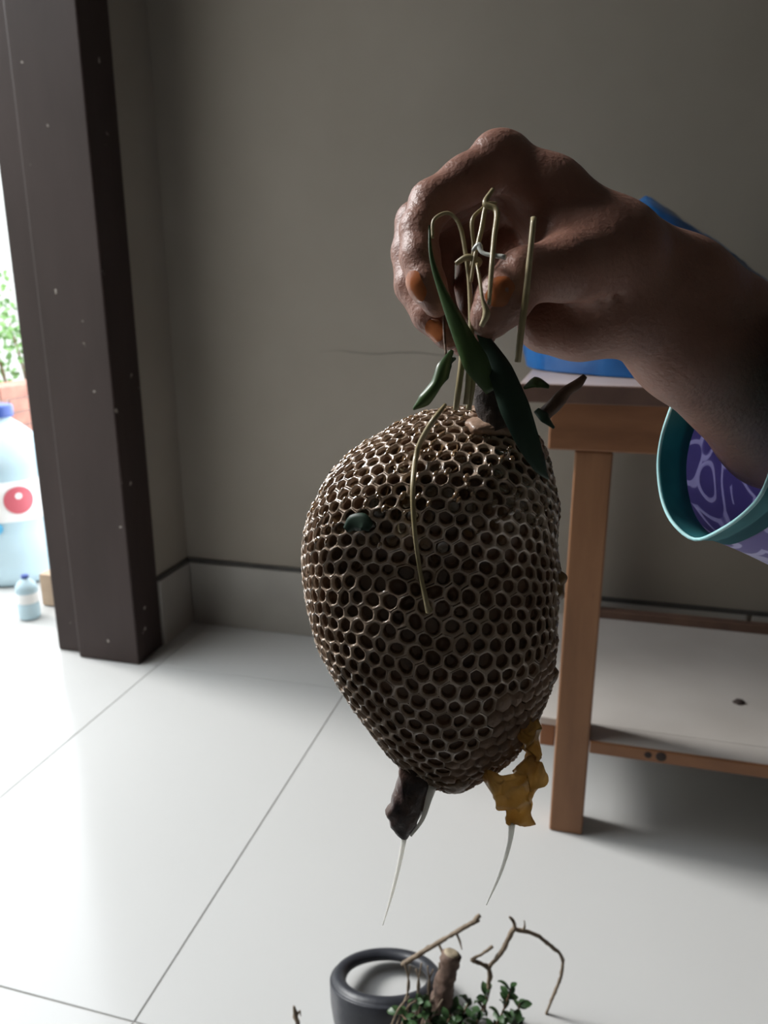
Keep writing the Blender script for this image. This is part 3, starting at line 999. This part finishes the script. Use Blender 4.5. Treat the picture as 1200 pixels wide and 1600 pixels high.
def surface_nets(F, lo, h):
    inside = F < 0
    nx, ny, nz = F.shape
    c = [inside[a:nx - 1 + a, b:ny - 1 + b, d:nz - 1 + d] for a in (0, 1) for b in (0, 1) for d in (0, 1)]
    s = sum(x.astype(np.int8) for x in c)
    mixed = (s > 0) & (s < 8)
    idx = np.full(mixed.shape, -1, np.int64)
    cells = np.argwhere(mixed)
    idx[mixed] = np.arange(len(cells))
    acc = np.zeros((len(cells), 3)); cnt = np.zeros(len(cells))
    corners = [(a, b, d) for a in (0, 1) for b in (0, 1) for d in (0, 1)]
    for p in range(8):
        for q in range(p + 1, 8):
            cp_, cq = np.array(corners[p]), np.array(corners[q])
            if np.abs(cp_ - cq).sum() != 1:
                continue
            fp = F[tuple((cells + cp_).T)]; fq = F[tuple((cells + cq).T)]
            x = (fp < 0) != (fq < 0)
            t = np.where(x, fp / np.where(x, fp - fq, 1), 0)
            pos = cp_[None] + t[:, None] * (cq - cp_)[None]
            acc += np.where(x[:, None], pos, 0); cnt += x
    V = (cells + acc / cnt[:, None]) * h + lo
    quads = []
    for ax in range(3):
        sl0 = [slice(None)] * 3; sl1 = [slice(None)] * 3
        sl0[ax] = slice(0, -1); sl1[ax] = slice(1, None)
        A, B = inside[tuple(sl0)], inside[tuple(sl1)]
        e = np.argwhere(A != B)
        o1, o2 = [(1, 2), (2, 0), (0, 1)][ax]
        ok = (e[:, o1] > 0) & (e[:, o2] > 0) & (e[:, o1] < F.shape[o1] - 1) & (e[:, o2] < F.shape[o2] - 1)
        e = e[ok]
        flip = A[tuple(e.T)]
        d1 = np.zeros(3, int); d1[o1] = 1
        d2 = np.zeros(3, int); d2[o2] = 1
        q = np.stack([idx[tuple((e - d1 - d2).T)], idx[tuple((e - d2).T)], idx[tuple(e.T)], idx[tuple((e - d1).T)]], 1)
        q[~flip] = q[~flip][:, ::-1]
        quads.append(q)
    return V, np.vstack(quads)


def to_world(Vc):
    Vc = np.asarray(Vc)
    return CAM + Vc[:, :1] * RT + Vc[:, 1:2] * UP - Vc[:, 2:3] * FW


def sample_field(p):
    g = (np.asarray(p) - lo) / HS
    i = np.clip(np.floor(g).astype(int), 0, dims - 2)
    t = g - i
    out = 0.0
    for a in (0, 1):
        for b in (0, 1):
            for c in (0, 1):
                w = (t[0] if a else 1 - t[0]) * (t[1] if b else 1 - t[1]) * (t[2] if c else 1 - t[2])
                out += w * FLD[i[0] + a, i[1] + b, i[2] + c]
    return out


Vc, Q = surface_nets(FLD, lo, HS)
# relax the voxel stepping
nb_sum = np.zeros_like(Vc); nb_cnt = np.zeros(len(Vc))
E_ = np.vstack([Q[:, [0, 1]], Q[:, [1, 2]], Q[:, [2, 3]], Q[:, [3, 0]]])
for it in range(6):
    nb_sum[:] = 0; nb_cnt[:] = 0
    np.add.at(nb_sum, E_[:, 0], Vc[E_[:, 1]]); np.add.at(nb_cnt, E_[:, 0], 1)
    np.add.at(nb_sum, E_[:, 1], Vc[E_[:, 0]]); np.add.at(nb_cnt, E_[:, 1], 1)
    Vc = Vc + (0.55 if it % 2 == 0 else -0.50) * (nb_sum / nb_cnt[:, None] - Vc)

M_SKIN = mat('brown_skin', (0.27, 0.135, 0.100), (0.34, 0.178, 0.135), scale=35, rough=0.42, bump=0.35, bscale=420, spec=0.45, sss=0.12)
pr = empty('person', P(1480, 760, .52))
arm = mesh_obj('arm_and_hand', to_world(Vc), Q, M_SKIN, pr, smooth=True)
arm['label'] = 'bare brown right forearm and hand gripping the stems'

M_NAIL = mat('hennaed_nail', (0.36, 0.105, 0.036), (0.45, 0.15, 0.055), scale=120, rough=0.25, coat=0.4)


def nail(c, along, L, W, view, lift=.0007):
    """nail plate that follows the fingertip surface; c, along in photo coordinates"""
    c0 = CP(*c)
    t = CP(*along) - c0; t /= np.linalg.norm(t)
    n = np.array(view, float); n -= t * (n @ t); n /= np.linalg.norm(n)
    s = np.cross(t, n)
    V, Fc = [], []
    A, B = 9, 13
    for layer in (0, 1):
        for j in range(B):
            y = (j / (B - 1) * 2 - 1)
            for i in range(A):
                x = (i / (A - 1) * 2 - 1)
                wy = (1 - 0.32 * abs(y) ** 4) * math.sqrt(max(0.0, 1 - max(0, abs(y) - .55) ** 2 / .45 ** 2)) if abs(y) > .55 else 1.0
                p = c0 + t * y * L / 2 + s * x * W / 2 * max(wy, .15)
                q = p + n * .012
                for _ in range(40):
                    d_ = sample_field(q)
                    if d_ < lift * (1 if layer == 0 else -2):
                        break
                    q = q - n * min(max(d_ - lift * (1 if layer == 0 else -2), .00008), .002)
                V.append(q)
    for j in range(B - 1):
        for i in range(A - 1):
            a = j * A + i
            Fc.append((a, a + 1, a + A + 1, a + A))
    return to_world(np.array(V)), Fc


for c, al, L, W, view in (((662, 450, .331), (676, 484, .330), .0140, .0088, (-.62, .05, .78)),
                          ((776, 468, .318), (764, 494, .318), .0128, .0098, (.05, .18, 1)),
                          ((692, 516, .343), (704, 532, .342), .0105, .0085, (-.45, -.35, .82))):
    v, f = nail(c, al, L, W, view)
    mesh_obj('fingernail', v, f, M_NAIL, arm, smooth=True)['label'] = 'orange henna-stained fingernail'

# ------------------------------------------------------------------ the sleeve
M_PURPLE = bpy.data.materials.new('purple_print_cloth')
M_PURPLE.use_nodes = True
nt = M_PURPLE.node_tree
b = nt.nodes['Principled BSDF']
b.inputs['Roughness'].default_value = 0.75
tc = nt.nodes.new('ShaderNodeTexCoord')
nz = nt.nodes.new('ShaderNodeTexNoise'); nz.inputs['Scale'].default_value = 14
ad = nt.nodes.new('ShaderNodeMix'); ad.data_type = 'VECTOR'; ad.inputs[0].default_value = 0.035
nt.links.new(tc.outputs['Object'], nz.inputs['Vector'])
nt.links.new(tc.outputs['Object'], ad.inputs[4]); nt.links.new(nz.outputs['Color'], ad.inputs[5])
vo = nt.nodes.new('ShaderNodeTexVoronoi'); vo.inputs['Scale'].default_value = 26
nt.links.new(ad.outputs[1], vo.inputs['Vector'])
ml = nt.nodes.new('ShaderNodeMath'); ml.operation = 'MULTIPLY'; ml.inputs[1].default_value = 19
sn = nt.nodes.new('ShaderNodeMath'); sn.operation = 'SINE'
nt.links.new(vo.outputs['Distance'], ml.inputs[0]); nt.links.new(ml.outputs[0], sn.inputs[0])
rp = nt.nodes.new('ShaderNodeValToRGB')
rp.color_ramp.elements[0].position = 0.62; rp.color_ramp.elements[0].color = (0.27, 0.24, 0.47, 1)
rp.color_ramp.elements[1].position = 0.85; rp.color_ramp.elements[1].color = (0.62, 0.60, 0.80, 1)
nt.links.new(sn.outputs[0], rp.inputs['Fac']); nt.links.new(rp.outputs['Color'], b.inputs['Base Color'])
M_TEAL = mat('teal_lining', (0.030, 0.20, 0.23), (0.045, 0.26, 0.29), scale=40, rough=0.6)
translucent(M_PURPLE, 0.4)
translucent(M_TEAL, 0.3)
M_PIPING = mat('pale_teal_piping', (0.30, 0.58, 0.60), (0.38, 0.64, 0.66), scale=40, rough=0.6)

rim_px = [(1042, 656, .428), (1031, 700, .432), (1029, 740, .431), (1036, 785, .424), (1054, 820, .412), (1087, 843, .398), (1130, 826, .378), (1170, 796, .362),
          (1195, 762, .350), (1214, 700, .346), (1226, 620, .346), (1232, 540, .354), (1236, 480, .372), (1218, 455, .405), (1180, 480, .440), (1115, 530, .450), (1066, 600, .438)]
NL = 72
rim = resample_loop([CP(*q).astype(float) for q in rim_px], NL)
cen0 = rim.mean(0)
path = [np.zeros(3), np.array([.0075, -.0008, -.0065]), np.array([.0150, -.0012, -.0130])]
elbow = CP(1500, 765, .520).astype(float) - cen0
sho = CP(1620, 330, .70).astype(float) - cen0
pth = catmull([path[2], path[2] + (elbow - path[2]) * .4 + [0, -.006, 0], elbow, (elbow + sho) / 2 + [.02, -.01, 0], sho], 40)
offs = path + list(pth[1:])
loops = []
for i, of in enumerate(offs):
    t = i / (len(offs) - 1)
    blend = min(1.0, max(0, (i - 2)) / 14)
    lp = []
    for k in range(NL):
        rel = rim[k] - cen0
        # farther up the sleeve the section turns into a round tube about the arm
        ang = 2 * math.pi * k / NL
        tt = offs[min(i + 1, len(offs) - 1)] - offs[max(i - 1, 0)]
        tt = tt / np.linalg.norm(tt)
        a1 = rim[0] - cen0; a1 = a1 - tt * (a1 @ tt); a1 /= np.linalg.norm(a1)
        b1 = np.cross(tt, a1)
        kx = rel - tt * (rel @ tt)
        kxn = kx / np.linalg.norm(kx)
        rnd = kxn * (0.066 + 0.03 * t)
        fold = 1 + 0.035 * math.sin(3 * ang + 5 * t) * blend + 0.02 * math.sin(7 * ang - 9 * t) * blend
        lp.append(cen0 + of + (rel * (1 - blend) + rnd * blend) * fold)
    loops.append(np.array(lp))


def loft(loops_, thick=0.0007):
    V, Fc = [], []
    for s in (0, 1):
        for lp in loops_:
            c = lp.mean(0)
            for p in lp:
                e = (p - c) / np.linalg.norm(p - c)
                V.append(p - e * thick * (1 if s else 0))
    m = len(loops_)
    for s in (0, 1):
        for i in range(m - 1):
            for k in range(NL):
                k2 = (k + 1) % NL
                q = (s * m * NL + i * NL + k, s * m * NL + i * NL + k2, s * m * NL + (i + 1) * NL + k2, s * m * NL + (i + 1) * NL + k)
                Fc.append(q if s == 0 else q[::-1])
    return to_world(np.array(V)), Fc


v, f = loft(loops[2:])
sl = mesh_obj('sleeve', v, f, M_PURPLE, pr, smooth=True)
sl['label'] = 'loose purple sleeve with a pale swirling print'
v, f = loft([loops[0] + 0, loops[1], loops[2], loops[3] * 1.0], 0.0014)
hb = mesh_obj('hem_band', v, f, M_TEAL, sl, smooth=True)
hb['label'] = 'dark teal facing inside the sleeve opening'
ring_w = to_world(rim)
V, Fc = [], []
sg = 8
for k in range(NL):
    t = ring_w[(k + 1) % NL] - ring_w[k - 1]; t /= np.linalg.norm(t)
    a = np.cross(t, FW); a /= np.linalg.norm(a); b_ = np.cross(t, a)
    for q in range(sg):
        w = 2 * math.pi * q / sg
        V.append(ring_w[k] + .0010 * (math.cos(w) * a + math.sin(w) * b_))
for k in range(NL):
    for q in range(sg):
        Fc.append((k * sg + q, ((k + 1) % NL) * sg + q, ((k + 1) % NL) * sg + (q + 1) % sg, k * sg + (q + 1) % sg))
mesh_obj('piping', V, Fc, M_PIPING, sl, smooth=True)['label'] = 'pale cyan edge of the sleeve opening'
tag(pr, "person's right arm in a purple sleeve reaching in to hold the honeycomb", 'person')

# ------------------------------------------------------------------ on the floor: black ring and plant debris
M_RUBBER = mat('black_rubber', (0.022, 0.024, 0.030), (0.034, 0.036, 0.044), scale=30, rough=0.42, bump=0.15, bscale=200)
R0 = 0.074
rc = PZ(604, 1530, 0.038)
prof = [(R0 * .715, .000), (R0 * .735, .005), (R0 * .78, .0085), (R0 * .85, .010), (R0 * .92, .009), (R0 * .965, .005), (R0 * .985, .0025), (R0 * .995, .0030), (R0 * 1.005, .0010), (R0 * 1.0, -.008), (R0 * .985, -.020),
        (R0 * .95, -.032), (R0 * .92, -.037), (R0 * .90, -.034), (R0 * .935, -.018), (R0 * .93, -.008), (R0 * .86, -.003), (R0 * .76, -.003)]
fwd = np.array([FW[0], FW[1], 0]); fwd /= np.linalg.norm(fwd)
tl_ = math.radians(21)
v, f = lathe_vf(prof, rc, 72, ax=np.array([0, 0, 1]) * math.cos(tl_) + fwd * math.sin(tl_), closed=True)
# the wall of the ring is deep on the near side and thin on the far side
axr = np.array([0, 0, 1]) * math.cos(tl_) + fwd * math.sin(tl_)
vn = []
for q in v:
    q = np.array(q)
    rel = q - rc
    hz = float(rel @ axr)
    pln = rel - axr * hz
    side = -float(pln @ fwd) / R0
    w = min(1.0, max(0.0, (side + .75) / 1.2)); w = w * w * (3 - 2 * w)
    if hz < -.0031:
        hz = -.0031 + (hz + .0031) * (.10 + 1.35 * w)
    vn.append(rc + pln + axr * hz)
v = vn
rg = mesh_obj('rubber_ring', v, f, M_RUBBER, smooth=True)
tag(rg, 'thick black rubber ring lying on the white tiles', 'ring')

M_BARK = mat('grey_brown_bark', (0.060, 0.036, 0.028), (0.15, 0.095, 0.070), scale=60, rough=0.7, bump=0.6, bscale=150)
M_CUT = mat('cut_wood', (0.26, 0.21, 0.14), (0.36, 0.30, 0.21), scale=60, rough=0.7)
M_DRY = mat('dry_twig', (0.15, 0.11, 0.075), (0.26, 0.20, 0.14), scale=70, rough=0.7)
M_LEAFG = mat('small_green_leaf', (0.020, 0.052, 0.018), (0.05, 0.10, 0.034), scale=40, rough=0.4)
M_ROOT = mat('clay_brown', (0.22, 0.13, 0.085), (0.32, 0.20, 0.14), scale=60, rough=0.8, bump=0.6)


def on_floor(u, v, d):
    p = P(u, v, d)
    p[2] = max(p[2], 0.002)
    return p


# clod that everything is tangled in
cl_c = PZ(752, 1720, 0.0)
V, Fc = [], []
for i in range(17):
    ph = i / 16 * math.pi / 2
    for k in range(40):
        a = 2 * math.pi * k / 40
        p = np.array([cl_c[0] + .075 * math.cos(ph) * math.cos(a), cl_c[1] + .052 * math.cos(ph) * math.sin(a), .040 * math.sin(ph)])
        q = Vector((p * 38).tolist())
        p += np.array([math.cos(ph) * math.cos(a), math.cos(ph) * math.sin(a), math.sin(ph)]) * (.010 * mnoise.noise(q) + .005 * mnoise.noise(q * 2.3))
        p[2] = max(p[2], 0.0008)
        V.append(p)
for i in range(16):
    for k in range(40):
        Fc.append((i * 40 + k, i * 40 + (k + 1) % 40, (i + 1) * 40 + (k + 1) % 40, (i + 1) * 40 + k))
tag(mesh_obj('earth_clod', V, Fc, M_ROOT, smooth=True), 'lump of brown earth and roots on the floor under the sprigs', 'clod')

bs = empty('cut_branch', P(684, 1604, .905))
pt = [P(684, 1604, .905), P(690, 1562, .905), P(698, 1524, .905), P(706, 1490, .905)]
v, f = tube_vf(pt, [.0160, .0130, .0108, .0112], seg=18, rough=.32, n=30)
mesh_obj('bark', v, f, M_BARK, bs, smooth=True)
ax = pt[-1] - pt[-2]; ax /= np.linalg.norm(ax)
v, f = lathe_vf([(0.0098, -.002), (.0096, .0010), (.006, .0030), (0.0, .0014)], pt[-1], 18, ax=ax)
mesh_obj('cut_end', v, f, M_CUT, bs, smooth=True)
tag(bs, 'short thick cut branch stub standing in the plant debris', 'branch')


def twig(name, lines, m, label, cat='twig'):
    parts = [tube_vf([P(*q) for q in pts], rd, seg=8, rough=.55, n=max(10, 9 * len(pts))) for pts, rd in lines]
    v, f = join_vf(parts)
    return tag(mesh_obj(name, v, f, m, smooth=True), label, cat)


twig('broken_twig', [([(628, 1508, .985), (660, 1488, .980), (700, 1464, .975), (748, 1436, .970)], [.0032, .0030, .0028, .0032]),
                     ([(684, 1472, .978), (690, 1486, .972), (694, 1500, .968)], [.0018, .0014, .0006]), ([(712, 1456, .974), (718, 1470, .970), (722, 1484, .966)], [.0016, .0013, .0006]),
                     ([(742, 1438, .970), (750, 1430, .970)], [.0036, .0024])], M_DRY, 'straight broken twig with thorns leaning over the black ring')
twig('dry_twig', [([(756, 1580, .985), (764, 1540, .980), (762, 1512, .975), (736, 1500, .97)], [.0022, .0028, .0030, .0022]),
                  ([(762, 1512, .975), (782, 1490, .97), (800, 1456, .965), (806, 1450, .965)], [.0026, .0030, .0032, .0026]),
                  ([(736, 1500, .97), (754, 1490, .972), (770, 1478, .974)], [.0024, .0018, .0022]),
                  ([(806, 1452, .965), (802, 1440, .962), (796, 1432, .96)], [.0026, .0022, .0012]), ([(818, 1452, .965), (820, 1446, .965), (819, 1438, .965)], [.0018, .0014, .0006]),
                  ([(806, 1452, .965), (836, 1460, .968), (858, 1476, .972), (878, 1496, .978), (876, 1526, .985), (862, 1562, .995), (846, 1602, 1.005)], [.0026, .0024, .0024, .0022, .0022, .0020, .0014])],
     M_DRY, 'thin arched dry twig at the right of the plant debris')
twig('root_tuft', [([(632 + 9 * i, 1504 + (i % 3) * 5, .905), (634 + 8 * i + (-1) ** i * 5, 1540, .900), (628 + 9 * i, 1576, .900), (618 + 10 * i, 1608, .905)], [.0009, .0012, .0011, .0009]) for i in range(8)],
     M_DRY, 'tuft of tangled dry rootlets left of the branch stub', 'roots')
twig('root_tuft', [([(610 + 16 * i, 1606, .895), (622 + 15 * i, 1578 - 4 * (i % 2), .885), (640 + 13 * i, 1556 + 5 * (i % 3), .89)], [.0010, .0012, .0006]) for i in range(5)],
     M_DRY, 'pale brown root fibres low in front of the ring', 'roots')
twig('broken_twig', [([(466, 1604, .98), (462, 1588, .978), (459, 1572, .976)], [.0028, .0034, .0014]), ([(462, 1590, .978), (468, 1580, .976), (470, 1588, .974)], [.0016, .0014, .0006])],
     M_DRY, 'tiny dry sprig alone on the floor left of the ring')

# leafy sprigs: stem and separate leaves sharing one mesh
leaf_me = None


def leaf_mesh():
    n = 7
    V, Fc = [], []
    for s in (1, -1):
        for i in range(n):
            t = i / (n - 1)
            w = 0.0062 * math.sin(math.pi * min(1, t * .96 + .04)) ** .8
            y = t * .021
            zc = 0.004 * math.sin(t * 2.6)
            for x, dz in ((-w, .0016), (0, 0.0), (w, .0016)):
                V.append((x, y, zc + dz + s * .00025))
    for s in (0, 1):
        for i in range(n - 1):
            for k in range(2):
                a = s * n * 3 + i * 3 + k
                q = (a, a + 1, a + 4, a + 3)
                Fc.append(q if s == 0 else q[::-1])
    me = bpy.data.meshes.new('leaf')
    me.from_pydata(V, [], Fc)
    me.materials.append(M_LEAFG)
    me.polygons.foreach_set('use_smooth', [True] * len(me.polygons))
    return me


leaf_me = leaf_mesh()
rs = np.random.RandomState(5)


def sprig(pts, nleaf, label, spread=.012):
    w = [P(*q) for q in pts]
    r = empty('leafy_sprig', w[0])
    v, f = tube_vf(w, [.0016, .0013, .0008], seg=7)
    mesh_obj('stem', v, f, M_TWIG, r, smooth=True)
    c = catmull(w, nleaf)
    for i in range(nleaf):
        o = bpy.data.objects.new('leaf', leaf_me)
        COL.objects.link(o)
        o.parent = r
        o.location = c[i] - w[0]
        o.rotation_euler = (rs.uniform(-.5, 1.0), rs.uniform(-.9, .9), rs.uniform(-3.1, 3.1))
        s = rs.uniform(.5, .85)
        o.scale = (s, s, s)
    tag(r, label, 'sprig', 'leafy sprigs in the plant debris')


sprig([(742, 1606, .985), (752, 1580, .98), (762, 1552, .975)], 22, 'leafy green sprig just right of the branch stub')
sprig([(770, 1610, .935), (784, 1585, .93), (798, 1546, .925)], 22, 'leafy green sprig at the foot of the arched twig, tallest of all')
sprig([(800, 1612, .985), (808, 1592, .98), (812, 1568, .975)], 18, 'leafy green sprig furthest right in the plant debris')
sprig([(716, 1606, .955), (722, 1588, .95), (732, 1566, .945)], 22, 'leafy green sprig in front of the branch stub base')
sprig([(676, 1606, .885), (668, 1584, .88), (650, 1562, .875)], 22, 'leafy green sprig between the stub and the black ring')
sprig([(700, 1612, .880), (700, 1596, .875), (708, 1576, .92)], 18, 'leafy green sprig lowest in front of the branch stub')
sprig([(640, 1612, .870), (636, 1596, .865), (624, 1582, .905)], 14, 'leafy green sprig furthest left, over the black ring')
